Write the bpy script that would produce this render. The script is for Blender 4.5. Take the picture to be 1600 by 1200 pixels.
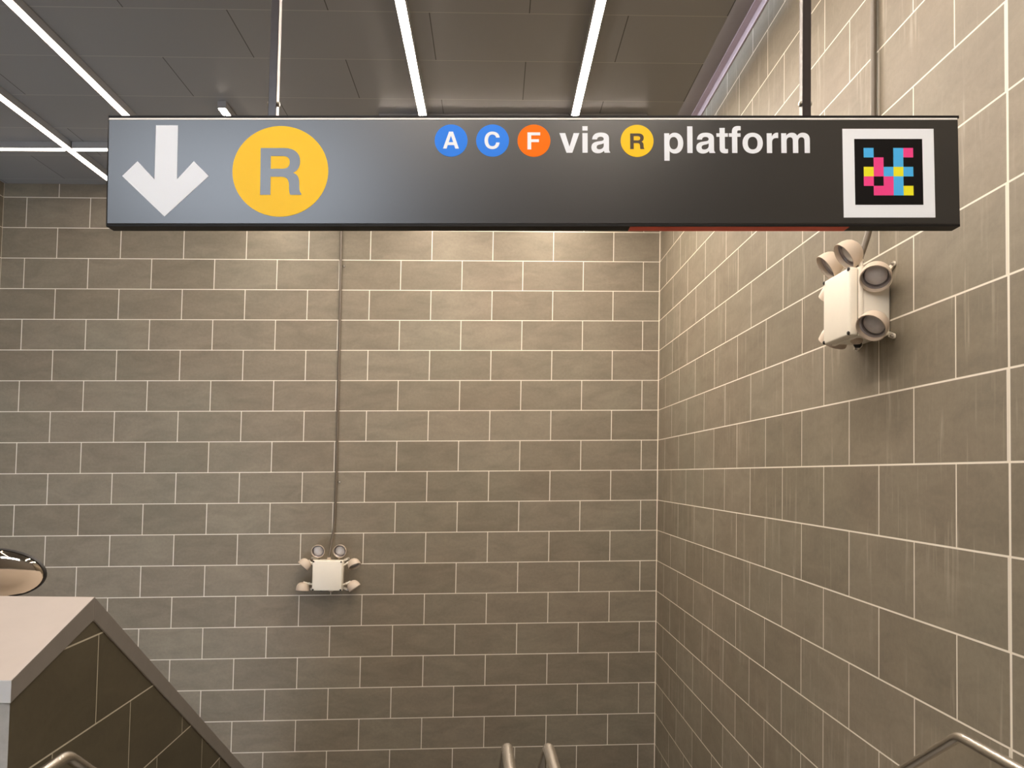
import bpy, bmesh, math, random
from mathutils import Vector, Matrix
from mathutils.geometry import tessellate_polygon

for o in list(bpy.data.objects):
    bpy.data.objects.remove(o, do_unlink=True)
SC = bpy.context.scene
COL = SC.collection

# ------------------------------------------------------------------ camera
EYE = 1.85
CM = [[0.9986630633, -0.0176423403, -0.0485884117],      # rows: camera right, camera down, camera forward
      [0.0196204474, 0.9989852549, 0.0405400849],        # columns: world x, world down, world y
      [0.0478238849, -0.0414392118, 0.9979958255]]
def cw(r): return Vector((r[0], r[2], -r[1]))
cam_r, cam_d, cam_f = cw(CM[0]), cw(CM[1]), cw(CM[2])
cam = bpy.data.cameras.new('camera')
cam_o = bpy.data.objects.new('camera', cam)
COL.objects.link(cam_o)
m3 = Matrix((cam_r, -cam_d, -cam_f)).transposed()
cam_o.matrix_world = Matrix.Translation((0, 0, EYE)) @ m3.to_4x4()
cam.sensor_fit = 'HORIZONTAL'; cam.sensor_width = 36.0
cam.lens = 30.02; cam.shift_y = 0.05338; cam.shift_x = 0.0
cam.clip_start = 0.05; cam.clip_end = 200
SC.camera = cam_o

# ------------------------------------------------------------------ sky and exposure
SC.view_settings.view_transform = 'Standard'
SC.view_settings.look = 'None'
SC.view_settings.gamma = 1.0
SC.view_settings.use_curve_mapping = False
SC.view_settings.exposure = 0.0
W = bpy.data.worlds.new('sky'); SC.world = W; W.use_nodes = True
bg = W.node_tree.nodes['Background']
bg.inputs[0].default_value = (0.80, 0.88, 1.0, 1); bg.inputs[1].default_value = 12.5

LED_STRENGTH = 94.0
LED_COLOR = (1.0, 0.86, 0.73, 1)

# ------------------------------------------------------------------ materials
def new_mat(name):
    m = bpy.data.materials.new(name); m.use_nodes = True
    return m, m.node_tree, m.node_tree.nodes['Principled BSDF']
def plain(name, col, rough=0.5, metal=0.0, noise=0.0, nscale=20.0, spec=0.5, coat=0.0, bump=0.0):
    m, nt, b = new_mat(name)
    b.inputs['Base Color'].default_value = (*col, 1); b.inputs['Roughness'].default_value = rough
    b.inputs['Metallic'].default_value = metal; b.inputs['Specular IOR Level'].default_value = spec
    b.inputs['Coat Weight'].default_value = coat; b.inputs['Coat Roughness'].default_value = rough
    if noise or bump:
        tc = nt.nodes.new('ShaderNodeTexCoord'); n = nt.nodes.new('ShaderNodeTexNoise')
        n.inputs['Scale'].default_value = nscale; n.inputs['Detail'].default_value = 5
        nt.links.new(tc.outputs['Object'], n.inputs['Vector'])
    if noise:
        mx = nt.nodes.new('ShaderNodeMix'); mx.data_type = 'RGBA'
        mx.inputs['A'].default_value = (*[c * (1 - noise) for c in col], 1)
        mx.inputs['B'].default_value = (*[min(1, c * (1 + noise)) for c in col], 1)
        nt.links.new(n.outputs['Fac'], mx.inputs['Factor']); nt.links.new(mx.outputs['Result'], b.inputs['Base Color'])
    if bump:
        bp = nt.nodes.new('ShaderNodeBump'); bp.inputs['Strength'].default_value = bump; bp.inputs['Distance'].default_value = 0.002
        nt.links.new(n.outputs['Fac'], bp.inputs['Height']); nt.links.new(bp.outputs['Normal'], b.inputs['Normal'])
    return m
def emit(name, col, s):
    m, nt, b = new_mat(name)
    b.inputs['Base Color'].default_value = (0.8, 0.8, 0.8, 1)
    b.inputs['Emission Color'].default_value = col; b.inputs['Emission Strength'].default_value = s
    return m

TILE_W, TILE_H = 0.6234865, 0.3075
def tile_mat(name, streaks=0.0, edge_line=None, c1=(0.212, 0.182, 0.138), c2=(0.248, 0.216, 0.168), grout=(0.84, 0.78, 0.67), gw=0.0042):
    """stone tile in half bond; UV is in metres, u along the wall, v down; edge_line = list of u where a full height joint stands"""
    m, nt, b = new_mat(name)
    N, L = nt.nodes, nt.links
    uv = N.new('ShaderNodeUVMap')
    br = N.new('ShaderNodeTexBrick')
    br.offset = 0.5; br.offset_frequency = 2; br.squash = 1.0
    br.inputs['Scale'].default_value = 1.0; br.inputs['Mortar Size'].default_value = gw
    br.inputs['Mortar Smooth'].default_value = 0.15; br.inputs['Bias'].default_value = 0.0
    br.inputs['Brick Width'].default_value = TILE_W; br.inputs['Row Height'].default_value = TILE_H
    br.inputs['Color1'].default_value = (*c1, 1); br.inputs['Color2'].default_value = (*c2, 1)
    br.inputs['Mortar'].default_value = (0.1, 0.1, 0.1, 1)
    L.new(uv.outputs[0], br.inputs['Vector'])
    # slanting veins in the stone
    mp = N.new('ShaderNodeMapping'); mp.inputs['Rotation'].default_value = (0, 0, 0.5); mp.inputs['Scale'].default_value = (1.8, 4.5, 1)
    L.new(uv.outputs[0], mp.inputs[0])
    n1 = N.new('ShaderNodeTexNoise'); n1.inputs['Scale'].default_value = 1.6; n1.inputs['Detail'].default_value = 7; n1.inputs['Roughness'].default_value = 0.62
    n1.inputs['Distortion'].default_value = 0.7
    L.new(mp.outputs[0], n1.inputs['Vector'])
    n2 = N.new('ShaderNodeTexNoise'); n2.inputs['Scale'].default_value = 0.9; n2.inputs['Detail'].default_value = 4
    L.new(uv.outputs[0], n2.inputs['Vector'])
    mr = N.new('ShaderNodeMapRange'); mr.inputs[1].default_value = 0.25; mr.inputs[2].default_value = 0.75; mr.inputs[3].default_value = 0.84; mr.inputs[4].default_value = 1.16
    L.new(n1.outputs['Fac'], mr.inputs[0])
    tint = N.new('ShaderNodeMix'); tint.data_type = 'RGBA'; tint.inputs['A'].default_value = (1.05, 0.97, 0.93, 1); tint.inputs['B'].default_value = (0.95, 1.02, 1.0, 1)
    L.new(n2.outputs['Fac'], tint.inputs['Factor'])
    mul = N.new('ShaderNodeVectorMath'); mul.operation = 'MULTIPLY'
    L.new(br.outputs['Color'], mul.inputs[0]); L.new(tint.outputs['Result'], mul.inputs[1])
    nf = N.new('ShaderNodeTexNoise'); nf.inputs['Scale'].default_value = 38; nf.inputs['Detail'].default_value = 4; nf.inputs['Roughness'].default_value = 0.7
    L.new(uv.outputs[0], nf.inputs['Vector'])
    fr = N.new('ShaderNodeMapRange'); fr.inputs[1].default_value = 0.3; fr.inputs[2].default_value = 0.7; fr.inputs[3].default_value = 0.93; fr.inputs[4].default_value = 1.07
    L.new(nf.outputs['Fac'], fr.inputs[0])
    mrr = N.new('ShaderNodeMath'); mrr.operation = 'MULTIPLY'
    L.new(mr.outputs[0], mrr.inputs[0]); L.new(fr.outputs[0], mrr.inputs[1])
    sc = N.new('ShaderNodeVectorMath'); sc.operation = 'SCALE'
    L.new(mul.outputs[0], sc.inputs[0]); L.new(mrr.outputs[0], sc.inputs['Scale'])
    col = sc.outputs[0]
    if streaks:
        mp2 = N.new('ShaderNodeMapping'); mp2.inputs['Scale'].default_value = (9.0, 0.55, 1)
        L.new(uv.outputs[0], mp2.inputs[0])
        n3 = N.new('ShaderNodeTexNoise'); n3.inputs['Scale'].default_value = 2.2; n3.inputs['Detail'].default_value = 3; n3.inputs['Roughness'].default_value = 0.75
        L.new(mp2.outputs[0], n3.inputs['Vector'])
        r3 = N.new('ShaderNodeMapRange'); r3.inputs[1].default_value = 0.56; r3.inputs[2].default_value = 0.66; r3.inputs[3].default_value = 0; r3.inputs[4].default_value = streaks
        L.new(n3.outputs['Fac'], r3.inputs[0])
        n4 = N.new('ShaderNodeTexNoise'); n4.inputs['Scale'].default_value = 2.3; n4.inputs['Detail'].default_value = 2
        L.new(uv.outputs[0], n4.inputs['Vector'])
        r4 = N.new('ShaderNodeMapRange'); r4.inputs[1].default_value = 0.40; r4.inputs[2].default_value = 0.58
        L.new(n4.outputs['Fac'], r4.inputs[0])
        mm = N.new('ShaderNodeMath'); mm.operation = 'MULTIPLY'
        L.new(r3.outputs[0], mm.inputs[0]); L.new(r4.outputs[0], mm.inputs[1])
        mx2 = N.new('ShaderNodeMix'); mx2.data_type = 'RGBA'; mx2.inputs['B'].default_value = (0.42, 0.37, 0.29, 1)
        L.new(mm.outputs[0], mx2.inputs['Factor']); L.new(col, mx2.inputs['A'])
        col = mx2.outputs['Result']
    fac = br.outputs['Fac']
    if edge_line:
        sx = N.new('ShaderNodeSeparateXYZ'); L.new(uv.outputs[0], sx.inputs[0])
        for u0, hw in edge_line:
            c = N.new('ShaderNodeMath'); c.operation = 'COMPARE'; c.inputs[1].default_value = u0; c.inputs[2].default_value = hw
            L.new(sx.outputs[0], c.inputs[0])
            mxm = N.new('ShaderNodeMath'); mxm.operation = 'MAXIMUM'
            L.new(fac, mxm.inputs[0]); L.new(c.outputs[0], mxm.inputs[1]); fac = mxm.outputs[0]
    ms = N.new('ShaderNodeMix'); ms.data_type = 'RGBA'; ms.inputs['B'].default_value = (*grout, 1)
    L.new(fac, ms.inputs['Factor']); L.new(col, ms.inputs['A'])
    L.new(ms.outputs['Result'], b.inputs['Base Color'])
    inv = N.new('ShaderNodeMath'); inv.operation = 'SUBTRACT'; inv.inputs[0].default_value = 1.0
    L.new(fac, inv.inputs[1])
    ad = N.new('ShaderNodeMath'); ad.operation = 'MULTIPLY_ADD'; ad.inputs[1].default_value = 0.18
    L.new(n1.outputs['Fac'], ad.inputs[0]); L.new(inv.outputs[0], ad.inputs[2])
    bp = N.new('ShaderNodeBump'); bp.inputs['Distance'].default_value = 0.0015; bp.inputs['Strength'].default_value = 0.5
    L.new(ad.outputs[0], bp.inputs['Height']); L.new(bp.outputs['Normal'], b.inputs['Normal'])
    b.inputs['Roughness'].default_value = 0.55; b.inputs['Specular IOR Level'].default_value = 0.35
    return m

def panel_mat():
    m, nt, b = new_mat('ceiling_panel_metal')
    N, L = nt.nodes, nt.links
    uv = N.new('ShaderNodeUVMap'); br = N.new('ShaderNodeTexBrick')
    br.offset = 0.5; br.offset_frequency = 2
    br.inputs['Scale'].default_value = 1; br.inputs['Mortar Size'].default_value = 0.0035; br.inputs['Mortar Smooth'].default_value = 0.1
    br.inputs['Brick Width'].default_value = 1.275; br.inputs['Row Height'].default_value = 0.632
    br.inputs['Color1'].default_value = (0.235, 0.235, 0.236, 1); br.inputs['Color2'].default_value = (0.262, 0.262, 0.264, 1)
    L.new(uv.outputs[0], br.inputs['Vector'])
    # the long joints are pale, the short joints are dark gaps
    sx = N.new('ShaderNodeSeparateXYZ'); L.new(uv.outputs[0], sx.inputs[0])
    md = N.new('ShaderNodeMath'); md.operation = 'PINGPONG'; md.inputs[1].default_value = 0.316
    L.new(sx.outputs[1], md.inputs[0])
    lt = N.new('ShaderNodeMath'); lt.operation = 'LESS_THAN'; lt.inputs[1].default_value = 0.0045
    L.new(md.outputs[0], lt.inputs[0])
    jc = N.new('ShaderNodeMix'); jc.data_type = 'RGBA'; jc.inputs['A'].default_value = (0.03, 0.028, 0.026, 1); jc.inputs['B'].default_value = (0.42, 0.40, 0.38, 1)
    L.new(lt.outputs[0], jc.inputs['Factor'])
    fin = N.new('ShaderNodeMix'); fin.data_type = 'RGBA'
    L.new(br.outputs['Fac'], fin.inputs['Factor']); L.new(br.outputs['Color'], fin.inputs['A']); L.new(jc.outputs['Result'], fin.inputs['B'])
    L.new(fin.outputs['Result'], b.inputs['Base Color'])
    b.inputs['Roughness'].default_value = 0.38; b.inputs['Specular IOR Level'].default_value = 0.6
    return m

VX = -0.0236789
NRM = math.hypot(1, VX)
XC, YC, ZC = 1.9165, 8.6751, 1.9179              # the far right corner, at the height of a course line
M = {}
M['tile_far'] = tile_mat('stone_tile_far_wall', edge_line=[(1.2766188 * TILE_W, 0.007)])
SEAM = 5.979284
M['tile_right'] = tile_mat('stone_tile_right_wall', streaks=0.55, edge_line=[(1.017 * TILE_W, 0.0062), (-SEAM + 1.017 * TILE_W, 0.008)], gw=0.0040)
M['tile_left'] = tile_mat('stone_tile_left_wall', edge_line=[(0.0, 0.007)])
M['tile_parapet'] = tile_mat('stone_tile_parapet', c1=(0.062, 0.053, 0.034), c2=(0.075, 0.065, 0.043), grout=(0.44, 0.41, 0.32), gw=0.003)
M['tile_parapet_end_daylit'] = tile_mat('stone_tile_parapet_end_daylit', c1=(0.42, 0.43, 0.43), c2=(0.46, 0.47, 0.47))  # end face of the same wall, coloured pale and bluish for the daylight on it
M['panel'] = panel_mat()
M['slot'] = plain('slot_brown_metal', (0.30, 0.25, 0.22), 0.5, noise=0.15, nscale=3)
M['lilac'] = plain('lilac_painted_metal', (0.62, 0.50, 0.53), 0.45, noise=0.1, nscale=6)
M['floor'] = plain('terrazzo_floor', (0.24, 0.225, 0.205), 0.35, noise=0.25, nscale=60)
M['stair'] = plain('stair_stone', (0.10, 0.093, 0.083), 0.5, noise=0.2, nscale=40)
M['rear'] = plain('rear_wall_plaster', (0.30, 0.28, 0.26), 0.6, noise=0.1)
M['coping'] = plain('honed_stone_coping', (0.46, 0.41, 0.375), 0.42, noise=0.08, nscale=9, bump=0.1)
M['coping_edge_shaded'] = plain('stone_coping_edge_shaded', (0.17, 0.155, 0.14), 0.5, noise=0.12, nscale=12)  # sides of the same stone, their shade put into a darker colour
M['coping_end_daylit'] = plain('stone_coping_end_daylit', (0.66, 0.68, 0.70), 0.4, noise=0.06, nscale=14)  # end of the same stone, daylight put into a paler, bluish colour
M['steel'] = plain('brushed_stainless_steel', (0.78, 0.74, 0.68), 0.27, metal=1.0, noise=0.06, nscale=40)
M['conduit'] = plain('painted_conduit', (0.14, 0.115, 0.085), 0.35, noise=0.08, spec=0.6)
M['alu'] = plain('anodised_aluminium', (0.60, 0.60, 0.62), 0.3, metal=0.6)
M['black'] = plain('satin_black_enamel', (0.003, 0.003, 0.0035), 0.30, noise=0.05, nscale=8, spec=0.9, coat=0.5)
M['blackrim'] = plain('black_sign_rim', (0.006, 0.005, 0.005), 0.5, spec=0.25)
M['edge_highlight'] = plain('painted_edge_highlight', (0.95, 0.93, 0.90), 0.35)  # light caught by the sign's top ledge, painted as a near white strip
M['bar'] = plain('dark_bronze_bar', (0.035, 0.028, 0.028), 0.3, metal=0.3, noise=0.3, nscale=30, spec=0.7)
M['red'] = plain('red_strip_paint', (0.78, 0.11, 0.06), 0.5, noise=0.12, nscale=40)
M['white_vinyl'] = plain('white_vinyl', (0.86, 0.92, 1.0), 0.4)
M['yellow'] = plain('yellow_vinyl', (1.0, 0.62, 0.001), 0.42, spec=0.35)
M['blue'] = plain('blue_vinyl', (0.03, 0.24, 0.95), 0.5, spec=0.2)
M['orange'] = plain('orange_vinyl', (1.0, 0.19, 0.0), 0.5, spec=0.15)
M['code_white'] = plain('white_sticker', (0.89, 0.94, 1.0), 0.5)
M['code_black'] = plain('black_sticker', (0.006, 0.005, 0.005), 0.7, spec=0.15)
M['code_blue'] = plain('sky_blue_print', (0.06, 0.48, 0.95), 0.5)
M['code_pink'] = plain('pink_print', (0.93, 0.05, 0.28), 0.5)
M['code_yellow'] = plain('yellow_print', (0.90, 0.86, 0.01), 0.5)
M['brown_glyph'] = plain('dark_brown_vinyl', (0.045, 0.022, 0.006), 0.4)
M['lamp_body'] = plain('warm_white_plastic', (0.90, 0.85, 0.74), 0.42, noise=0.03)
M['lamp_head'] = plain('beige_plastic', (0.62, 0.52, 0.42), 0.42, noise=0.05)
M['lens'] = plain('frosted_lens', (0.60, 0.57, 0.56), 0.2, coat=0.5, noise=0.12, nscale=60)
M['reflector'] = plain('grey_reflector', (0.36, 0.33, 0.33), 0.3, metal=0.7)
M['rubber'] = plain('black_rubber', (0.012, 0.011, 0.01), 0.6)
M['screw'] = plain('zinc_screw', (0.55, 0.52, 0.47), 0.3, metal=0.9)
M['led'] = emit('led_diffuser', LED_COLOR, LED_STRENGTH)
M['led_soft'] = emit('softer_led_diffuser', LED_COLOR, LED_STRENGTH * 0.15)
M['led_strong'] = emit('stronger_led_diffuser', LED_COLOR, LED_STRENGTH * 1.3)
M['mirror'] = plain('convex_mirror_surface', (0.74, 0.66, 0.55), 0.05, metal=1.0)
M['glass_frame'] = plain('dark_window_frame', (0.04, 0.04, 0.045), 0.4)

# ------------------------------------------------------------------ helpers
def finish(name, bm, mat, parent=None, smooth=False, local=None):
    me = bpy.data.meshes.new(name); bm.normal_update(); bm.to_mesh(me); bm.free()
    for mm in (mat if isinstance(mat, (list, tuple)) else [mat]): me.materials.append(mm)
    if smooth:
        for p in me.polygons: p.use_smooth = True
        try: me.set_sharp_from_angle(angle=math.radians(35))
        except Exception: pass
    o = bpy.data.objects.new(name, me); COL.objects.link(o)
    if parent is not None: o.parent = parent
    return o
def tag(o, label=None, cat=None, group=None, kind=None):
    for k, v in (('label', label), ('category', cat), ('group', group), ('kind', kind)):
        if v: o[k] = v
    return o
def thing(name, label, cat, loc=(0, 0, 0), group=None, mat=None):
    o = bpy.data.objects.new(name, None); COL.objects.link(o); o.empty_display_size = 0.1
    if mat is not None: o.matrix_world = mat
    else: o.location = loc
    return tag(o, label, cat, group)
def add_box(bm, lo, hi, bev=0.0, seg=2):
    vs = [bm.verts.new((x, y, z)) for x in (lo[0], hi[0]) for y in (lo[1], hi[1]) for z in (lo[2], hi[2])]
    fs = [bm.faces.new([vs[i] for i in f]) for f in ((0, 1, 3, 2), (4, 6, 7, 5), (0, 4, 5, 1), (2, 3, 7, 6), (0, 2, 6, 4), (1, 5, 7, 3))]
    if bev:
        es = list({e for f in fs for e in f.edges})
        bmesh.ops.bevel(bm, geom=es, offset=bev, segments=seg, profile=0.5, affect='EDGES')
    return fs
def box_obj(name, lo, hi, mat, parent=None, bev=0.0, seg=2):
    bm = bmesh.new(); add_box(bm, lo, hi, bev, seg)
    return finish(name, bm, mat, parent, smooth=bev > 0)
def frame_of(d):
    d = d.normalized(); a = Vector((0, 0, 1)) if abs(d.z) < 0.9 else Vector((1, 0, 0))
    u = d.cross(a).normalized(); return u, d.cross(u).normalized()
def add_tube(bm, pts, r, n=20, cap=True):
    pts = [Vector(p) for p in pts]; rings = []
    u = None
    for i, p in enumerate(pts):
        d = (pts[min(i + 1, len(pts) - 1)] - pts[max(i - 1, 0)]).normalized()
        if u is None: u, v = frame_of(d)
        else:
            u = (u - d * u.dot(d)).normalized(); v = d.cross(u)
        k = 1.0
        if 0 < i < len(pts) - 1:
            a = (pts[i] - pts[i - 1]).normalized().dot((pts[i + 1] - pts[i]).normalized()); k = 1.0 / math.sqrt(max(0.3, (1 + a) / 2))
        rings.append([bm.verts.new(p + (u * math.cos(t) + v * math.sin(t)) * r * (k if k < 1.02 else 1.0)) for t in [2 * math.pi * j / n for j in range(n)]])
    for a, b in zip(rings, rings[1:]):
        for j in range(n): bm.faces.new((a[j], a[(j + 1) % n], b[(j + 1) % n], b[j]))
    if cap: bm.faces.new(rings[0][::-1]); bm.faces.new(rings[-1])
def fillet(pts, rad, n=8):
    pts = [Vector(p) for p in pts]; out = [pts[0]]
    for a, b, c in zip(pts, pts[1:], pts[2:]):
        d1, d2 = (a - b).normalized(), (c - b).normalized()
        p1, p2 = b + d1 * rad, b + d2 * rad
        for i in range(n + 1):
            t = i / n; out.append(p1 * (1 - t) ** 2 + b * 2 * t * (1 - t) + p2 * t * t)
    out.append(pts[-1]); return out
def add_lathe(bm, prof, mat=Matrix.Identity(4), n=32):
    """prof: (radius, height) pairs, about local z"""
    rings = []
    for r, h in prof:
        if r < 1e-6: rings.append([bm.verts.new(mat @ Vector((0, 0, h)))])
        else: rings.append([bm.verts.new(mat @ Vector((r * math.cos(t), r * math.sin(t), h))) for t in [2 * math.pi * j / n for j in range(n)]])
    for a, b in zip(rings, rings[1:]):
        for j in range(n):
            k = (j + 1) % n
            if len(a) == 1 and len(b) == 1: continue
            if len(a) == 1: bm.faces.new((a[0], b[k], b[j]))
            elif len(b) == 1: bm.faces.new((a[j], a[k], b[0]))
            else: bm.faces.new((a[j], a[k], b[k], b[j]))
def add_prism(bm, loops, y0, y1):
    """closed outlines in the xz plane (first outer, then holes), extruded from y0 (front) to y1"""
    flat = [Vector((p[0], p[1], 0)) for l in loops for p in l]
    tris = tessellate_polygon([[Vector((p[0], p[1], 0)) for p in l] for l in loops])
    front = [bm.verts.new((p.x, y0, p.y)) for p in flat]; back = [bm.verts.new((p.x, y1, p.y)) for p in flat]
    for t in tris:
        try: bm.faces.new([front[i] for i in t]); bm.faces.new([back[i] for i in t[::-1]])
        except ValueError: pass
    k = 0
    for l in loops:
        n = len(l)
        for i in range(n):
            j = (i + 1) % n
            try: bm.faces.new((front[k + i], front[k + j], back[k + j], back[k + i]))
            except ValueError: pass
        k += n
    bmesh.ops.recalc_face_normals(bm, faces=bm.faces)

def uv_by(o, fn):
    me = o.data; ul = me.uv_layers.new(name='UVMap')
    for p in me.polygons:
        for li in p.loop_indices:
            co = me.vertices[me.loops[li].vertex_index].co
            ul.data[li].uv = fn(co, p.normal)

# ------------------------------------------------------------------ structure
def quad_slab(name, a, b, z0, z1, thick, mat, side=1):
    """upright wall from a to b (xy), thickness away from the room"""
    a, b = Vector(a), Vector(b); d = (b - a).normalized(); nn = Vector((d.y, -d.x)) * side * thick
    bm = bmesh.new()
    c = [a, b, b + nn, a + nn]
    lo = [bm.verts.new((p.x, p.y, z0)) for p in c]; hi = [bm.verts.new((p.x, p.y, z1)) for p in c]
    bm.faces.new(lo[::-1]); bm.faces.new(hi)
    for i in range(4):
        j = (i + 1) % 4; bm.faces.new((lo[i], lo[j], hi[j], hi[i]))
    bmesh.ops.recalc_face_normals(bm, faces=bm.faces)
    return tag(finish(name, bm, mat), kind='structure')
LOW = -2.95          # lower floor
TOP = 5.05
XL = -4.7155
FLOOR = 0.05
SL = 0.0275          # the right wall runs this much off the depth axis
def xr(y): return XC - (YC - y) * SL
def slope(x): return 0.0237 * x

wf = quad_slab('wall_far', (XL, YC), (XC, YC), LOW, TOP, 0.15, M['tile_far'], side=-1)
uv_by(wf, lambda c, n: (NRM * (c.x - XC) + 1.2766188 * TILE_W, ((ZC - c.z) - VX * (c.x - XC)) / NRM + 8 * TILE_H + 40 * TILE_H))
Y_REAR = -4.0
wr = quad_slab('wall_right', (XC, YC), (xr(Y_REAR), Y_REAR), LOW, TOP, 0.15, M['tile_right'], side=-1)
uv_by(wr, lambda c, n: ((YC - c.y) * 1.00038 - SEAM + 1.017 * TILE_W, (ZC - c.z) + 8 * TILE_H + 40 * TILE_H))
wl = quad_slab('wall_left', (XL, Y_REAR), (XL, YC), LOW, TOP, 0.15, M['tile_left'], side=-1)
uv_by(wl, lambda c, n: (c.y - YC, (1.7607 - c.z) + 8 * TILE_H + 40 * TILE_H))
# unseen rear wall; daylight opening sized and placed for the sign's reflection
OX0, OX1, OZ0, OZ1 = -4.68, -1.75, 4.25, 6.6
RTOP = 6.8
CY0 = -2.0                                          # unseen ceiling end, set so daylight from the opening reaches the sign
bm = bmesh.new()
for lo, hi in (((XL, -4.15, LOW), (OX0, -4.0, RTOP)), ((OX1, -4.15, LOW), (1.7, -4.0, RTOP)), ((OX0, -4.15, LOW), (OX1, -4.0, OZ0)), ((OX0, -4.15, OZ1), (OX1, -4.0, RTOP)), ((XL, CY0 - 0.13, 4.66), (1.75, CY0 - 0.005, RTOP)), ((XL - 0.15, -4.15, TOP), (XL, CY0, RTOP)), ((1.62, -4.15, TOP), (1.8, CY0, RTOP)), ((XL - 0.15, -4.15, RTOP), (1.8, CY0 + 0.12, RTOP + 0.1))):  # the cross beam is added to keep sky light out of the slot
    add_box(bm, lo, hi)
tag(finish('wall_rear', bm, M['rear']), kind='structure')
bm = bmesh.new()
for x in (OX0 + 0.03, (OX0 + OX1) / 2, OX1 - 0.03): add_box(bm, (x - 0.03, -4.12, OZ0), (x + 0.03, -4.04, OZ1))
for z in (OZ0 + 0.03, OZ1 - 0.03): add_box(bm, (OX0, -4.11, z - 0.03), (OX1, -4.05, z + 0.03))
tag(finish('window_1', bm, M['glass_frame']), kind='structure')

# suspended ceiling of metal panels (it follows the fall of the course lines)
XE = 1.623
def xe(y): return XE - (6.2 - y) * SL
CZ = 4.78
bm = bmesh.new()
ys = (CY0, YC)
ring = [(XL, ys[0]), (xe(ys[0]), ys[0]), (xe(ys[1]), ys[1]), (XL, ys[1])]
lo = [bm.verts.new((x, y, CZ + slope(x))) for x, y in ring]; hi = [bm.verts.new((x, y, CZ + slope(x) + 0.04)) for x, y in ring]
bm.faces.new(lo[::-1]); bm.faces.new(hi)
for i in range(4): bm.faces.new((lo[i], lo[(i + 1) % 4], hi[(i + 1) % 4], hi[i]))
bmesh.ops.recalc_face_normals(bm, faces=bm.faces)
ce = tag(finish('ceiling', bm, M['panel']), kind='structure')
uv_by(ce, lambda c, n: (c.x - SL * (c.y - 5.65) + 0.31 + 10.5 * 1.275, c.y + 0.010 * c.x - 5.328 + 20 * 0.632))
# shadow gap beside the right wall
bm = bmesh.new()
ring = [(xe(CY0) - 0.06, CY0), (xr(CY0), CY0), (xr(YC), YC), (xe(YC) - 0.06, YC)]
lo = [bm.verts.new((x, y, 4.93)) for x, y in ring]; hi = [bm.verts.new((x, y, 5.0)) for x, y in ring]
bm.faces.new(lo[::-1]); bm.faces.new(hi)
for i in range(4): bm.faces.new((lo[i], lo[(i + 1) % 4], hi[(i + 1) % 4], hi[i]))
bmesh.ops.recalc_face_normals(bm, faces=bm.faces)
tag(finish('trim_1', bm, M['slot']), kind='structure')
bm = bmesh.new()
for (o0, o1, z0, z1) in ((0.0, 0.012, 4.86, 4.93), (0.0, 0.055, 4.918, 4.93)):
    ring = [(xr(Y_REAR) - o1, Y_REAR), (xr(Y_REAR) - o0, Y_REAR), (xr(YC) - o0, YC), (xr(YC) - o1, YC)]
    lo = [bm.verts.new((x, y, z0)) for x, y in ring]; hi = [bm.verts.new((x, y, z1)) for x, y in ring]
    bm.faces.new(lo[::-1]); bm.faces.new(hi)
    for i in range(4): bm.faces.new((lo[i], lo[(i + 1) % 4], hi[(i + 1) % 4], hi[i]))
bmesh.ops.recalc_face_normals(bm, faces=bm.faces)
tag(finish('trim_2', bm, M['lilac']), kind='structure')

# landing, stairs and lower floor
SY0 = 2.95; NST = 17; RIS = (FLOOR - LOW) / NST; RUN = 0.285
bm = bmesh.new()
add_box(bm, (XL, Y_REAR, FLOOR - 0.3), (1.755, 2.45, FLOOR))
add_box(bm, (-1.3, 2.45, FLOOR - 0.3), (1.755, SY0, FLOOR))
tag(finish('floor', bm, M['floor']), kind='structure')
bm = bmesh.new(); add_box(bm, (XL, 2.45, LOW - 0.15), (XC, YC, LOW))
tag(finish('floor_lower', bm, M['stair']), kind='structure')
prof = [(SY0, FLOOR - 0.3), (SY0, FLOOR - RIS)]
z = FLOOR - RIS; y = SY0
for i in range(NST - 1):
    y += RUN; prof.append((y, z)); z -= RIS; prof.append((y, z))
prof = prof[:-1] + [(y, LOW), (y - 0.35, LOW)]
bm = bmesh.new()
A = [bm.verts.new((-1.3, p[0], p[1])) for p in prof]; B = [bm.verts.new((xr(SY0) - 0.002, p[0], p[1])) for p in prof]
n = len(prof)
for i in range(n):
    j = (i + 1) % n; bm.faces.new((A[i], A[j], B[j], B[i]))
for ring in (A, B):
    tri = tessellate_polygon([[Vector((0, v.co.y, v.co.z)) for v in ring]])
    for t in tri: bm.faces.new([ring[k] for k in t])
bmesh.ops.recalc_face_normals(bm, faces=bm.faces)
tag(finish('stairs', bm, M['stair']), kind='structure')

# ------------------------------------------------------------------ parapet beside the stair
PX = -1.3; PXL = -2.06; PY0 = 2.537; PYA = 3.065; PY1 = 7.6
ZN, ZA = 1.235, 1.397
DS = 0.6136                                         # fall of the stair coping
def ptop(y): return ZN + (ZA - ZN) * (y - PY0) / (PYA - PY0) if y <= PYA else ZA - DS * (y - PYA)
par = thing('parapet_wall', 'dark tiled parapet wall with pale stone coping beside the stair, lower left', 'wall', (PX, PY0, FLOOR))
def rel(bm, base): bmesh.ops.translate(bm, verts=bm.verts, vec=-Vector(base))
CT = 0.066                                          # vertical height of the coping edge
bm = bmesh.new()
ye = PY1
prof = [(PY0 + 0.004, FLOOR), (PY0 + 0.004, ptop(PY0) - CT + 0.002), (PYA, ZA - 0.080), (ye, ptop(ye) - 0.080), (ye, LOW), (2.66, LOW), (2.66, FLOOR)]
A = [bm.verts.new((PX - 0.004, *p)) for p in prof]; B = [bm.verts.new((PXL + 0.01, *p)) for p in prof]
n = len(prof)
for i in range(n): bm.faces.new((A[i], A[(i + 1) % n], B[(i + 1) % n], B[i]))
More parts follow.
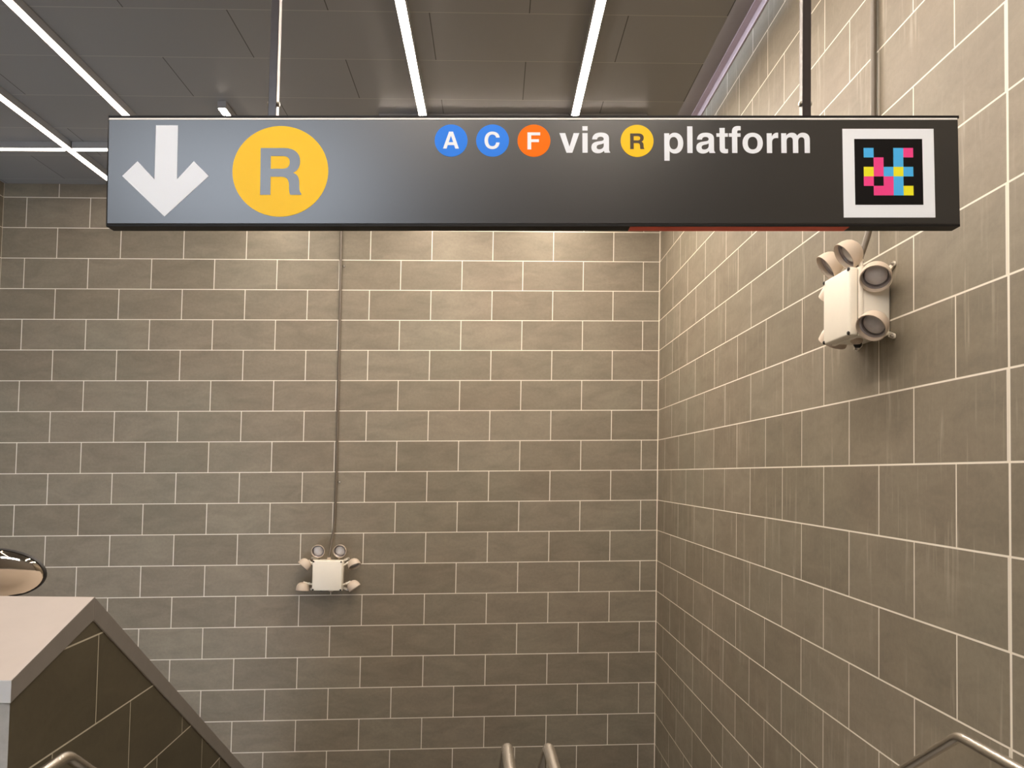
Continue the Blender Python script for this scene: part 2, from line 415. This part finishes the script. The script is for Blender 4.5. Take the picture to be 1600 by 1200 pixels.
for ring in (A, B):
    for t in tessellate_polygon([[Vector((0, v.co.y, v.co.z)) for v in ring]]): bm.faces.new([ring[k] for k in t])
bmesh.ops.recalc_face_normals(bm, faces=bm.faces)
rel(bm, (PX, PY0, FLOOR))
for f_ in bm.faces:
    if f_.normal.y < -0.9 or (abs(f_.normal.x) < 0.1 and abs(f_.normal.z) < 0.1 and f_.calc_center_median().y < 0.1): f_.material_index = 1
pw = finish('wall_core', bm, [M['tile_parapet'], M['tile_parapet_end_daylit']], par)
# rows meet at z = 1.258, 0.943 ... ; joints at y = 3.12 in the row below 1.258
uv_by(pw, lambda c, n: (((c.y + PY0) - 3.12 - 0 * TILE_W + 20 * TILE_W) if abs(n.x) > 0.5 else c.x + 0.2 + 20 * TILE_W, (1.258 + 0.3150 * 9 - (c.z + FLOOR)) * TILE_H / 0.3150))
# coping, a mitred slab: rising piece and falling piece
def coping_piece(name, sect, faces_mat, parent):
    bm = bmesh.new()
    A = [bm.verts.new((PX, *p)) for p in sect]; B = [bm.verts.new((PXL, *p)) for p in sect]
    n = len(sect); fs = []
    for i in range(n): fs.append(bm.faces.new((A[i], A[(i + 1) % n], B[(i + 1) % n], B[i])))
    fa = bm.faces.new(A); fb = bm.faces.new(B[::-1])
    bmesh.ops.recalc_face_normals(bm, faces=bm.faces)
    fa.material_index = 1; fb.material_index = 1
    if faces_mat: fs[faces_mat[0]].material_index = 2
    rel(bm, (PX, PY0, FLOOR))
    o = finish(name, bm, [M['coping'], M['coping_edge_shaded'], M['coping_end_daylit']], parent)
    bv = o.modifiers.new('edge', 'BEVEL'); bv.width = 0.0025; bv.segments = 2; bv.limit_method = 'ANGLE'
    return o
coping_piece('coping', [(PY0, ZN), (PYA, ZA), (PYA, ZA - 0.082), (PY0, ZN - CT)], (3,), par)
coping_piece('coping', [(PYA, ZA), (ye, ptop(ye)), (ye, ptop(ye) - 0.082), (PYA, ZA - 0.082)], None, par)

# ------------------------------------------------------------------ handrails (apex over the top step)
RR = 0.0185
def handrail(name, label, xs, y0, ya, za, down_len, wall=None, posts=False):
    base = (xs[0], ya, FLOOR)
    t = thing(name, label, 'handrail', base)
    for x in xs:
        dx = SL if abs(x) > 1.4 else 0.0
        pts = [(x - dx * (ya - y0), y0, za), (x, ya, za), (x + dx * down_len, ya + down_len, za - 0.625 * down_len)]
        bm = bmesh.new(); add_tube(bm, fillet(pts, 0.035, 6), RR, 24); rel(bm, base)
        finish('rail', bm, M['steel'], t, smooth=True)
        if posts:
            for yy, zt in ((y0 + 0.15, za), (ya - 0.05, za), (ya + 1.4, za - 0.625 * 1.4), (ya + 2.8, za - 0.625 * 2.8)):
                zb = FLOOR if yy < SY0 else FLOOR - RIS * (1 + math.floor((yy - SY0) / RUN))
                bm = bmesh.new(); add_tube(bm, [(x, yy, zb), (x, yy, zt - 0.012)], 0.016, 16); rel(bm, base)
                finish('post', bm, M['steel'], t, smooth=True)
        if wall:
            for yy, zt in ((ya + 0.9, za - 0.5625), (ya + 1.9, za - 0.625 * 1.9), (ya + 3.3, za - 0.625 * 3.3)):
                xx = x + (dx * (yy - ya)); xw = wall(yy)
                s = 1 if xw > xx else -1
                bm = bmesh.new()
                add_tube(bm, fillet([(xw, yy, zt - 0.075), (xx, yy, zt - 0.075), (xx, yy, zt - 0.012)], 0.03, 6), 0.007, 12)
                add_lathe(bm, [(0, 0), (0.03, 0), (0.03, 0.006), (0, 0.006)], Matrix.Translation((xw, yy, zt - 0.075)) @ Matrix.Rotation(-s * math.pi / 2, 4, 'Y'), 20)
                rel(bm, base)
                finish('bracket', bm, M['steel'], t, smooth=True)
    return t
handrail('handrail', 'stainless steel handrail on the right tiled wall, bending down at the lower right', [1.652], 0.9, 2.823, 1.0, 4.6, wall=xr)
handrail('handrail', 'short visible peak of stainless steel handrail on the dark parapet, lower left', [-1.222], PY0 + 0.02, 2.728, 0.96, 4.3, wall=lambda y: PX - 0.004)
handrail('handrail', 'pair of parallel stainless steel rails in the middle of the stair, bottom centre', [0.134, 0.266], 1.0, 2.755, 0.98, 4.4, posts=True)

# ------------------------------------------------------------------ linear ceiling lights
def linear_light(label, p0, p1, width=0.066, hgt=0.06, gaps=(), led='led'):
    """housing hung right under the ceiling, lit diffuser on its underside"""
    p0, p1 = Vector(p0), Vector(p1); d = (p1 - p0); ln = d.length; d.normalize()
    z0 = CZ + slope(p0.x); z1 = CZ + slope(p1.x)
    a = Vector((p0.x, p0.y, z0)); b = Vector((p1.x, p1.y, z1)); ex = (b - a).normalized()
    ref = Vector((0.0237 if abs(ex.y) > 0.5 else 0, 0, -1)).normalized()
    up = (-ref - ex * (-ref).dot(ex)).normalized(); sd = up.cross(ex)
    mt = Matrix((ex, sd, up)).transposed().to_4x4(); mt.translation = a
    t = thing('linear_light', label, 'ceiling light', mat=mt, group=None)
    L_ = (b - a).length
    cuts = [0.0] + [c for g in gaps for c in g] + [L_]
    for c0, c1 in zip(cuts[::2], cuts[1::2]):
        bm = bmesh.new()
        add_box(bm, (c0, -width / 2, -hgt), (c1, width / 2, 0), 0.002, 1)
        finish('housing', bm, M['alu'], t)
        bm = bmesh.new()
        add_box(bm, (c0 + 0.006, -width / 2 + 0.005, -hgt - 0.0025), (c1 - 0.006, width / 2 - 0.005, -hgt + 0.001), 0.001, 1)
        finish('diffuser', bm, M[led], t)
    return t
def depthwise(x, yref, y0, y1): return (x + SL * (y0 - yref), y0), (x + SL * (y1 - yref), y1)
linear_light('lit linear ceiling light first left of the sign centre, crossing above the blue circles', *depthwise(-0.463, 5.9, -1.9, 8.45), gaps=[(4.15, 4.40)])
linear_light('lit linear ceiling light nearest to the right wall, meeting the sign above the word via', *depthwise(0.760, 5.9, -1.9, 8.45), led='led_strong')
linear_light('lit linear ceiling light in the top left corner, ending at the sign top left corner', *depthwise(-2.825, 6.0, -1.9, 7.3), led='led_soft')
linear_light('lit linear ceiling light furthest left, crossing below the sideways light and reaching the far wall', *depthwise(-3.592, 7.4, 1.2, 8.42), led='led_soft')
linear_light('short lit linear ceiling light whose blue grey end shows between arrow and round letter', *depthwise(-2.003, 6.7, 6.68, 8.45))
linear_light('sideways linear ceiling light showing its blue grey face above the middle of the sign', (-0.80, 6.906), (1.388, 6.832), gaps=[(0.326, 0.402), (1.550, 1.626)])
linear_light('sideways lit linear ceiling light at the far left, level with the sign arrow', (-4.66, 7.612), (-2.95, 7.575), gaps=[(1.034, 1.112)], led='led_soft')

# ------------------------------------------------------------------ conduits
def conduit(label, pts, rad, clips, clip_dir, off):
    t = thing('conduit', label, 'conduit', pts[-1])
    bm = bmesh.new(); add_tube(bm, pts, rad, 14); rel(bm, pts[-1]); finish('pipe', bm, M['conduit'], t, smooth=True)
    for c in clips:
        c = Vector(c); d = Vector(clip_dir)
        wn = Vector(off)                              # towards the wall
        bm = bmesh.new()
        # saddle: half ring and a tongue with a screw
        ring = []
        for k in range(9):
            a = math.pi * k / 8
            ring.append(c + d * math.cos(a) * (rad + 0.002) - wn * math.sin(a) * (rad + 0.002))
        for p, q in zip(ring, ring[1:]):
            vs = [bm.verts.new(v) for v in (p + Vector((0, 0, 0.012)), q + Vector((0, 0, 0.012)), q - Vector((0, 0, 0.012)), p - Vector((0, 0, 0.012)))]
            bm.faces.new(vs)
        e0 = c + d * rad + wn * (rad * 0.8); e1 = c + d * (rad + 0.030) + wn * (rad * 0.8)
        for s in (0,):
            vs = [bm.verts.new(v) for v in (e0 + Vector((0, 0, 0.012)), e1 + Vector((0, 0, 0.010)), e1 - Vector((0, 0, 0.010)), e0 - Vector((0, 0, 0.012)))]
            bm.faces.new(vs)
        bmesh.ops.remove_doubles(bm, verts=bm.verts, dist=1e-5)
        bmesh.ops.solidify(bm, geom=bm.faces[:], thickness=0.0025)
        rel(bm, pts[-1]); cl = finish('clip', bm, M['conduit'], t)
        bm = bmesh.new()
        zz = (-wn).to_track_quat('Z', 'Y').to_matrix().to_4x4(); zz.translation = c + d * (rad + 0.018) + wn * (rad * 0.8) - wn * 0.002
        add_lathe(bm, [(0.0075, 0), (0.0075, 0.003), (0.004, 0.006), (0, 0.0065)], zz, 14)
        rel(bm, pts[-1]); finish('screw', bm, M['screw'], cl, smooth=True)
    return t

# ------------------------------------------------------------------ emergency lights
EW, EH, ED = 0.296, 0.300, 0.180
def emergency_light(label, mt, tiltset):
    t = thing('emergency_light', label, 'emergency light', mat=mt)      # local: x right, y out of the wall, z up, origin at wall behind centre
    # back box and cover
    bm = bmesh.new(); add_box(bm, (-EW / 2 + 0.006, 0.002, -EH / 2 + 0.006), (EW / 2 - 0.006, 0.118, EH / 2 - 0.006), 0.010, 3)
    finish('back_box', bm, M['lamp_body'], t, smooth=True)
    bm = bmesh.new(); add_box(bm, (-EW / 2, 0.120, -EH / 2), (EW / 2, 0.140, EH / 2), 0.005, 2)
    add_box(bm, (-EW / 2 + 0.004, 0.142, -EH / 2 + 0.004), (EW / 2 - 0.004, ED, EH / 2 - 0.004), 0.008, 3)
    cov = finish('cover', bm, M['lamp_body'], t, smooth=True)
    bm = bmesh.new(); add_box(bm, (-EW / 2 + 0.012, 0.112, -EH / 2 + 0.012), (EW / 2 - 0.012, 0.150, EH / 2 - 0.012))
    finish('gasket', bm, M['rubber'], t)
    for sx in (-1, 1):
        for sz in (-1, 1):
            bm = bmesh.new()
            add_lathe(bm, [(0, 0), (0.0085, 0), (0.0085, 0.008), (0.005, 0.011), (0, 0.011)], Matrix.Translation((sx * (EW / 2 - 0.014), ED - 0.006, sz * (EH / 2 - 0.013))) @ Matrix.Rotation(-math.pi / 2, 4, 'X'), 16)
            finish('cover_screw', bm, M['rubber'], cov, smooth=True)
    # mounting ears with screws
    for sx, sz in ((-1, -1), (1, -1), (1, 1), (-1, 1)):
        bm = bmesh.new()
        c = Vector((sx * (EW / 2 - 0.01), 0.004, sz * (EH / 2 - 0.012))); e = c + Vector((sx * 0.042, 0, sz * 0.016))
        d = (e - c).normalized(); q = Vector((-d.z, 0, d.x)) * 0.011
        loop = [c + q, c - q, e - q] + [e + (d * math.sin(a) - q.normalized() * math.cos(a)) * 0.011 for a in [math.pi * k / 8 for k in range(1, 8)]] + [e + q]
        add_prism(bm, [[(v.x, v.z) for v in loop]], 0.010, 0.002)
        ear = finish('mounting_ear', bm, M['lamp_body'], t)
        bm = bmesh.new()
        add_lathe(bm, [(0, 0), (0.010, 0), (0.010, 0.004), (0.006, 0.004), (0.006, 0.012), (0, 0.012)], Matrix.Translation((e.x, 0.009, e.z)) @ Matrix.Rotation(-math.pi / 2, 4, 'X'), 6)
        finish('screw', bm, M['screw'], ear)
    # conduit hub and bottom plugs
    bm = bmesh.new(); add_lathe(bm, [(0, 0), (0.022, 0), (0.022, 0.014), (0.016, 0.018), (0.016, 0.03), (0, 0.03)], Matrix.Translation((0, 0.09, EH / 2 - 0.008)), 20)
    finish('conduit_hub', bm, M['lamp_head'], t, smooth=True)
    for (x, yy, r) in ((-0.03, 0.10, 0.026), (0.075, 0.05, 0.018)):
        bm = bmesh.new(); add_lathe(bm, [(0, 0), (r, 0), (r, -0.014), (r * 0.6, -0.024), (0, -0.024)], Matrix.Translation((x, yy, -EH / 2 + 0.008)), 20)
        finish('plug', bm, M['lamp_head'] if x < 0 else M['rubber'], t, smooth=True)
    # six swivel heads
    R0 = 0.066
    for (px, py, pz), stem, aim in tiltset:
        c = Vector((px, py, pz)); s = Vector(stem); a = Vector(aim).normalized()
        zz = a.to_track_quat('Z', 'Y').to_matrix().to_4x4()
        zz.translation = c
        bm = bmesh.new()
        # thin walled dome: outside then lip then inside
        out = [(0.0, -0.052), (0.018, -0.051), (0.034, -0.046), (0.048, -0.035), (0.057, -0.021), (0.062, -0.004), (0.0635, 0.012), (0.0645, 0.026), (0.0645, 0.029)]
        ins = [(0.0605, 0.029), (0.0605, 0.012), (0.056, 0.004)]
        add_lathe(bm, out + ins, zz, 36)
        hd = finish('lamp_head', bm, M['lamp_head'], t, smooth=True)
        bm = bmesh.new(); add_lathe(bm, [(0.056, 0.004), (0.0605, 0.010), (0.052, 0.006), (0.047, -0.010), (0.040, -0.014)], zz, 36)
        finish('reflector_ring', bm, M['reflector'], hd, smooth=True)
        bm = bmesh.new(); add_lathe(bm, [(0.048, -0.012), (0.046, -0.002), (0.036, 0.006), (0.020, 0.011), (0, 0.013)], zz, 36)
        finish('lens', bm, M['lens'], hd, smooth=True)
        bm = bmesh.new(); add_tube(bm, [s, s.lerp(c - a * 0.045, 0.45), c - a * 0.052], 0.0095, 14)
        kz = Matrix.Translation(s.lerp(c - a * 0.045, 0.45)); add_lathe(bm, [(0, -0.014), (0.010, -0.010), (0.0145, 0), (0.010, 0.010), (0, 0.014)], kz, 16)
        finish('swivel', bm, M['lamp_body'], hd, smooth=True)
    return t
hx, hz = EW / 2, EH / 2
# far wall unit
ELB = Vector((-1.384, YC, 0.822))
rotB = Matrix(((1, 0, 0), (0, -1, 0), (0, 0, 1)))                      # local y points out of the far wall (towards the camera)
mB = Matrix.Translation(ELB) @ Matrix(((-1, 0, 0, 0), (0, -1, 0, 0), (0, 0, 1, 0), (0, 0, 0, 1)))
# local x of mB runs to the viewer's left, so mirror the head table
def mir(tab): return [((-p[0], p[1], p[2]), (-s[0], s[1], s[2]), (-a[0], a[1], a[2])) for p, s, a in tab]
tabB = [((-0.106, 0.10, hz + 0.084), (-0.115, 0.07, hz - 0.004), (0.05, 1, -0.12)),
        ((0.110, 0.10, hz + 0.088), (0.095, 0.07, hz - 0.004), (-0.08, 1, -0.08)),
        ((-hx - 0.085, 0.10, hz - 0.048), (-hx + 0.004, 0.08, hz - 0.060), (-0.55, 0.20, -0.66)),
        ((-hx - 0.100, 0.10, -hz + 0.022), (-hx + 0.004, 0.08, -hz + 0.052), (-0.05, 0.10, -1.0)),
        ((hx + 0.100, 0.10, hz - 0.040), (hx - 0.004, 0.08, hz - 0.058), (0.40, 0.42, -0.80)),
        ((hx + 0.100, 0.10, -hz + 0.045), (hx - 0.004, 0.08, -hz + 0.052), (0.58, 0.10, -0.80))]
emergency_light('white emergency light box with six round lamp heads low on the far wall', mB, mir(tabB))
# right wall unit: out of the wall is -x, viewer's right (facing the wall) is -y
rn = Vector((-1, SL, 0)).normalized(); ry = Vector((SL, 1, 0)).normalized()
ELR = Vector((xr(3.67), 3.67, 2.612))
mR = Matrix.Identity(4)
for i in range(3):
    mR[i][0] = ry[i]; mR[i][1] = rn[i]; mR[i][2] = (0, 0, 1)[i]; mR[i][3] = ELR[i]
tabR = [((-0.135, 0.150, hz + 0.074), (-0.100, 0.10, hz - 0.004), (-0.10, 0.82, -0.60)),
        ((0.070, 0.150, hz + 0.072), (0.085, 0.10, hz - 0.004), (-0.02, 0.82, -0.58)),
        ((hx + 0.040, 0.085, hz - 0.050), (hx - 0.004, 0.05, hz - 0.060), (0.66, 0.34, -0.66)),
        ((hx + 0.052, 0.100, -hz + 0.040), (hx - 0.004, 0.05, -hz + 0.055), (0.45, 0.62, -0.62)),
        ((-hx - 0.052, 0.105, hz - 0.050), (-hx + 0.004, 0.08, hz - 0.060), (-0.55, 0.15, -0.80)),
        ((-hx - 0.052, 0.105, -hz + 0.050), (-hx + 0.004, 0.08, -hz + 0.055), (-0.55, 0.15, -0.80))]
emergency_light('white emergency light box with round lamp heads high on the right wall under the sign', mR, mir(tabR))

# conduits down to them
yb = YC - 0.013
conduit('thin brown conduit running down the far wall to the low emergency light',
        fillet([(-1.365, yb, 4.70), (-1.352, yb, 3.6), (-1.343, yb, 1.75), (-1.350, yb - 0.005, 1.30), (-1.384, YC - 0.09, ELB.z + hz + 0.018)], 0.10, 6), 0.0125,
        [(-1.3535, yb, 3.93), (-1.343, yb, 1.74)], (1, 0, 0), (0, 1, 0))
def onr(y, z, d): p = Vector((xr(y), y, z)) + rn * d; return tuple(p)
conduit('grey conduit running down the right wall and curving out into the high emergency light',
        fillet([onr(3.655, 4.925, 0.018), onr(3.655, 3.04, 0.018), onr(3.66, 2.92, 0.045), onr(3.67, ELR.z + hz + 0.018, 0.09)], 0.05, 8), 0.0135, [], (0, 1, 0), (1, 0, 0))

# ------------------------------------------------------------------ convex mirror behind the parapet
mc = Vector((-1.790, 3.35, 1.440))
mir_t = thing('convex_mirror', 'wide oval convex mirror with black rim behind the coping at the left edge', 'mirror', tuple(mc))
mir_t.rotation_euler = (math.radians(14), 0, 0)
def ellip(bm, prof, ax, az, n=48):
    rings = []
    for r, h in prof:
        if r < 1e-6: rings.append([bm.verts.new((0, -h, 0))])
        else: rings.append([bm.verts.new((ax * r * math.cos(t), -h, az * r * math.sin(t))) for t in [2 * math.pi * j / n for j in range(n)]])
    for a, b in zip(rings, rings[1:]):
        for j in range(n):
            k = (j + 1) % n
            if len(b) == 1: bm.faces.new((a[j], a[k], b[0]))
            elif len(a) == 1: bm.faces.new((a[0], b[k], b[j]))
            else: bm.faces.new((a[j], a[k], b[k], b[j]))
    bmesh.ops.recalc_face_normals(bm, faces=bm.faces)
bm = bmesh.new(); ellip(bm, [(0.965 * math.sin(a), 0.042 * math.cos(a)) for a in [math.pi / 2 * k / 16 for k in range(16, -1, -1)]], 0.186, 0.098)
finish('mirror_face', bm, M['mirror'], mir_t, smooth=True)
bm = bmesh.new(); ellip(bm, [(0.95, -0.010), (0.99, -0.010), (1.0, -0.002), (0.99, 0.006), (0.962, 0.004)], 0.186, 0.098)
finish('rim', bm, M['rubber'], mir_t, smooth=True)
bm = bmesh.new(); ellip(bm, [(0, -0.014), (0.96, -0.012), (0.96, -0.008), (0, -0.008)], 0.186, 0.098)
finish('back_plate', bm, M['rubber'], mir_t)
bm = bmesh.new(); add_tube(bm, fillet([(0, 0.02, 0), (0, 0.07, 0), (0, 0.07, ptop(3.42) - mc.z - 0.005)], 0.03, 6), 0.014, 16)
add_lathe(bm, [(0, 0), (0.04, 0), (0.04, 0.008), (0, 0.008)], Matrix.Translation((0, 0.07, ptop(3.42) - mc.z - 0.004)), 24)
finish('stand', bm, M['rubber'], mir_t, smooth=True)

# ------------------------------------------------------------------ hanging sign
SD = 2.37; PXM = SD / 1334.223                                     # metres per photograph pixel on the sign's face
right = cam_r.copy(); upv = Vector((0, 0, 1)); upv = (upv - right * upv.dot(right)).normalized(); into = upv.cross(right)
cen = Vector((0, 0, EYE)) + cam_f * SD + cam_r * ((832.5 - 800) * PXM) - cam_d * ((685.4136 - 267.5) * PXM)
ms_ = Matrix.Identity(4)
for i in range(3):
    ms_[i][0] = right[i]; ms_[i][1] = into[i]; ms_[i][2] = upv[i]; ms_[i][3] = cen[i]
sign = thing('hanging_sign', 'long black overhead platform sign with arrow, coloured letter circles and white words', 'sign', mat=ms_)
def S(x, y): return ((x - 832.5) * PXM, (267.5 - y) * PXM)          # photograph pixels to the sign's own x, z
DEP = 0.045
def sbox(name, x0, y0, x1, y1, f, bck, mat, parent=sign, bev=0.0):
    a = S(x0, y1); b = S(x1, y0)
    return box_obj(name, (a[0], f, a[1]), (b[0], bck, b[1]), mat, parent, bev)
sbox('sign_body', 166.2, 184.5, 1499.2, 353.5, 0.0, DEP, M['black'], bev=0.004)
sbox('face_panel', 169.5, 186.3, 1497.0, 350.0, -0.0012, 0.002, M['black'])
sbox('top_rail', 168.0, 179.3, 1500.0, 183.4, -0.001, DEP + 0.004, M['blackrim'])
sbox('top_edge_highlight', 169.5, 183.5, 1497.0, 186.2, -0.0025, 0.003, M['edge_highlight'])
sbox('bottom_rail', 167.8, 351.5, 1498.0, 354.8, -0.001, DEP - 0.001, M['blackrim'])
sbox('red_strip', 984.0, 354.6, 1326.0, 355.4, 0.002, DEP - 0.003, M['red'])

# letter outlines, 1000 units to the em, cap height 719
GLY = {
'A': ['M20 0 L276 719 L448 719 L702 0 L547 0 L495 150 L223 150 L176 0 Z', 'M263 271 L456 271 L360 548 Z'],
'F': ['M74 0 L74 719 L583 719 L583 595 L224 595 L224 430 L535 430 L535 307 L224 307 L224 0 Z'],
'C': ['M684 479 C671 655 520 737 368 737 C175 737 45 580 45 359 C45 137 173 -19 369 -19 C538 -19 664 85 681 268 L534 268 C522 165 462 107 370 107 C250 107 196 213 196 359 C196 505 252 611 371 611 C455 611 515 566 534 479 Z'],
'R': ['M76 0 L76 719 L420 719 C569 719 655 640 655 517 C655 425 620 370 553 338 C625 312 641 262 645 182 C648 100 645 50 677 18 L677 0 L514 0 C497 35 499 90 496 150 C492 240 460 278 375 278 L226 278 L226 0 Z', 'M226 400 L226 596 L392 596 C470 596 504 565 504 500 C504 435 470 400 392 400 Z'],
'v': ['M12 532 L168 532 L280 165 L392 532 L545 532 L357 0 L200 0 Z'],
'i': ['M69 0 L69 532 L209 532 L209 0 Z', '+', 'M69 600 L69 719 L209 719 L209 600 Z'],
'l': ['M69 0 L69 719 L209 719 L209 0 Z'],
't': ['M10 532 L93 532 L93 675 L233 675 L233 532 L315 532 L315 438 L233 438 L233 155 C233 115 245 105 280 105 C293 105 304 106 315 108 L315 0 C295 -5 270 -8 240 -8 C140 -8 93 35 93 120 L93 438 L10 438 Z'],
'f': ['M90 0 L90 438 L10 438 L10 532 L90 532 L90 570 C90 680 150 727 250 727 C275 727 300 726 323 722 L323 610 C310 612 295 613 280 613 C245 613 230 598 230 565 L230 532 L318 532 L318 438 L230 438 L230 0 Z'],
'o': ['M305 546 C465 546 575 435 575 266 C575 97 465 -14 305 -14 C145 -14 35 97 35 266 C35 435 145 546 305 546 Z', 'M305 438 C395 438 435 365 435 266 C435 167 395 94 305 94 C215 94 175 167 175 266 C175 365 215 438 305 438 Z'],
'p': ['M69 -207 L69 532 L202 532 L202 472 C240 525 290 546 350 546 C480 546 574 435 574 265 C574 95 480 -14 355 -14 C290 -14 240 10 209 58 L209 -207 Z', 'M319 432 C395 432 434 362 434 265 C434 168 395 98 319 98 C243 98 205 168 205 265 C205 362 243 432 319 432 Z'],
'r': ['M69 0 L69 532 L202 532 L202 440 C235 515 285 546 345 546 C358 546 368 545 373 543 L373 400 C360 403 340 405 325 405 C245 405 209 360 209 280 L209 0 Z'],
'm': ['M64 0 L64 532 L196 532 L196 465 C230 520 285 546 350 546 C415 546 465 518 487 465 C520 518 575 546 638 546 C755 546 822 475 822 360 L822 0 L682 0 L682 325 C682 395 655 425 605 425 C550 425 513 385 513 310 L513 0 L373 0 L373 325 C373 395 350 425 297 425 C240 425 204 385 204 310 L204 0 Z'],
'a': ['M530 20 L530 0 L380 0 C372 15 368 35 366 55 C325 8 270 -14 205 -14 C100 -14 30 45 30 145 C30 250 100 290 200 305 C300 320 360 318 360 372 C360 415 325 435 275 435 C220 435 190 412 183 362 L50 362 C58 485 140 546 280 546 C425 546 500 490 500 390 L500 105 C500 60 505 35 530 20 Z', 'M360 262 C335 240 290 232 245 222 C195 211 170 188 170 150 C170 112 195 92 235 92 C305 92 358 130 360 200 Z'],
}
ADV = {'v': 556, 'i': 278, 'a': 556, 'p': 611, 'l': 278, 't': 333, 'f': 333, 'o': 611, 'r': 389, 'm': 889}
def outline(path):
    tok = path.replace('M', ' M ').replace('L', ' L ').replace('C', ' C ').replace('Z', ' ').split()
    pts = []; i = 0; cmd = None
    while i < len(tok):
        if tok[i] in 'MLC': cmd = tok[i]; i += 1; continue
        if cmd in 'ML': pts.append((float(tok[i]), float(tok[i + 1]))); i += 2
        else:
            p0 = pts[-1]; c = [float(t) for t in tok[i:i + 6]]; i += 6
            for k in range(1, 9):
                t = k / 8; s = 1 - t
                pts.append((s ** 3 * p0[0] + 3 * s * s * t * c[0] + 3 * s * t * t * c[2] + t ** 3 * c[4], s ** 3 * p0[1] + 3 * s * s * t * c[1] + 3 * s * t * t * c[3] + t ** 3 * c[5]))
    if (Vector(pts[0]) - Vector(pts[-1])).length < 1e-6: pts.pop()
    return pts
def glyph(bm, ch, x, y, ux, uy, f, bck):
    """x, y: photograph pixel of the glyph's origin on the base line; ux, uy: pixels per unit"""
    groups = [[]]
    for p in GLY[ch]:
        if p == '+': groups.append([])
        else: groups[-1].append([S(x + a * ux, y - b * uy) for a, b in outline(p)])
    for g in groups: add_prism(bm, g, f, bck)
F0 = -0.0012
def word(name, txt, x, y, u, extra=0.0):
    for ch in txt:
        bm = bmesh.new(); glyph(bm, ch, x, y, u * 1.0, u, F0 - 0.0008, F0 + 0.0005)
        finish('letter', bm, M['white_vinyl'], sign)
        x += ADV[ch] * u + extra
def disc(x, y, rx, ry, mat, f):
    bm = bmesh.new(); add_prism(bm, [[S(x + rx * math.cos(a), y + ry * math.sin(a)) for a in [2 * math.pi * k / 96 for k in range(96)]]], f, F0 + 0.0005)
    return finish('route_circle', bm, mat, sign)
def circled(ch, x, y, rx, ry, mat, gx, gy, ux, uy, gm, label):
    d = disc(x, y, rx, ry, mat, F0 - 0.0008); d['label'] = label
    bm = bmesh.new(); glyph(bm, ch, gx, gy, ux, uy, F0 - 0.0014, F0 - 0.0006)
    finish('letter', bm, gm, d)
arrow = [(243, 195), (277.3, 195), (277, 281), (303, 252), (326.5, 275.5), (258.5, 339.5), (191.5, 275.5), (215, 252), (242, 281)]
bm = bmesh.new(); add_prism(bm, [[S(*p) for p in arrow]], F0 - 0.0008, F0 + 0.0005); finish('arrow', bm, M['white_vinyl'], sign)
circled('R', 438.3, 268, 74.8, 71.8, M['yellow'], 399.2, 305.3, 0.1068, 0.1030, M['black'], 'large yellow circle with dark letter R')
circled('A', 704.8, 219.3, 25.7, 25.6, M['blue'], 691.4, 232.2, 0.0366, 0.0375, M['white_vinyl'], 'blue circle with white letter A')
circled('C', 769.6, 219.3, 25.7, 25.6, M['blue'], 755.3, 232.4, 0.0373, 0.0370, M['white_vinyl'], 'blue circle with white letter C')
circled('F', 834.3, 219.5, 25.7, 25.6, M['orange'], 821.3, 233.4, 0.0392, 0.0375, M['white_vinyl'], 'orange circle with white letter F')
circled('R', 995.6, 219.8, 25.7, 25.5, M['yellow'], 981.9, 232.9, 0.0368, 0.0345, M['brown_glyph'], 'small yellow circle with dark letter R')
word('via', 'via', 873.4, 238.6, 0.0587)
word('platform', 'platform', 1034.0, 239.0, 0.0589)
# square colour code sticker
sbox('sticker', 1316.8, 200.6, 1459.5, 341.0, F0 - 0.0008, F0 + 0.0005, M['code_white'])['label'] = 'white square sticker frame'
cp = sbox('code_panel', 1335.0, 216.8, 1441.2, 321.0, F0 - 0.0012, F0 - 0.0006, M['code_black'])
GRID = ['b..bp', '.p.b.', 'ypbyb', 'p.pb.', '.ppby']
cm = {'b': 'code_blue', 'p': 'code_pink', 'y': 'code_yellow'}
for r, row in enumerate(GRID):
    for c, ch in enumerate(row):
        if ch != '.':
            x0 = 1349.4 + c * 15.45 - r * 0.15; y0 = 231.2 + r * 15.0
            sbox('code_cell', x0 - 0.05, y0 - 0.05, x0 + 15.45, y0 + 15.0, F0 - 0.0015, F0 - 0.001, M[cm[ch]], cp)

# ------------------------------------------------------------------ the two bars the sign hangs from
def hanger(label, xa, xb, lean):
    x0 = S(xa, 0)[0]; x1 = S(xb, 0)[0]; z0 = S(0, 180.0)[1]
    base = ms_ @ Vector(((x0 + x1) / 2, 0.02, z0))
    t = thing('sign_hanger', label, 'hanger', tuple(base), group='bars holding the sign')
    w = (x1 - x0) / 2; ztop = CZ + slope(base.x) - base.z
    bm = bmesh.new(); add_box(bm, (-w, -0.015, 0.0), (w, 0.013, ztop), 0.0015, 1)
    finish('bar', bm, M['bar'], t)
    bm = bmesh.new(); add_box(bm, (-0.05, -0.045, ztop - 0.008), (0.05, 0.045, ztop)); finish('ceiling_plate', bm, M['bar'], t)
    for s in (-1, 1):
        bm = bmesh.new(); add_lathe(bm, [(0, 0), (0.0075, 0), (0.0075, 0.004), (0.0045, 0.006), (0, 0.006)], Matrix.Translation((s * w, -0.001, 0.042)) @ Matrix.Rotation(s * math.pi / 2, 4, 'Y'), 8)
        finish('bolt', bm, M['screw'] if True else None, t)
    t.rotation_euler = (0, lean, -0.0486)
    return t
hanger('dark square bar holding the left part of the sign, above the yellow circle', 416.5, 429.5, 0)
hanger('dark square bar holding the right part of the sign, in front of the right wall', 1256.0, 1269.5, 0)
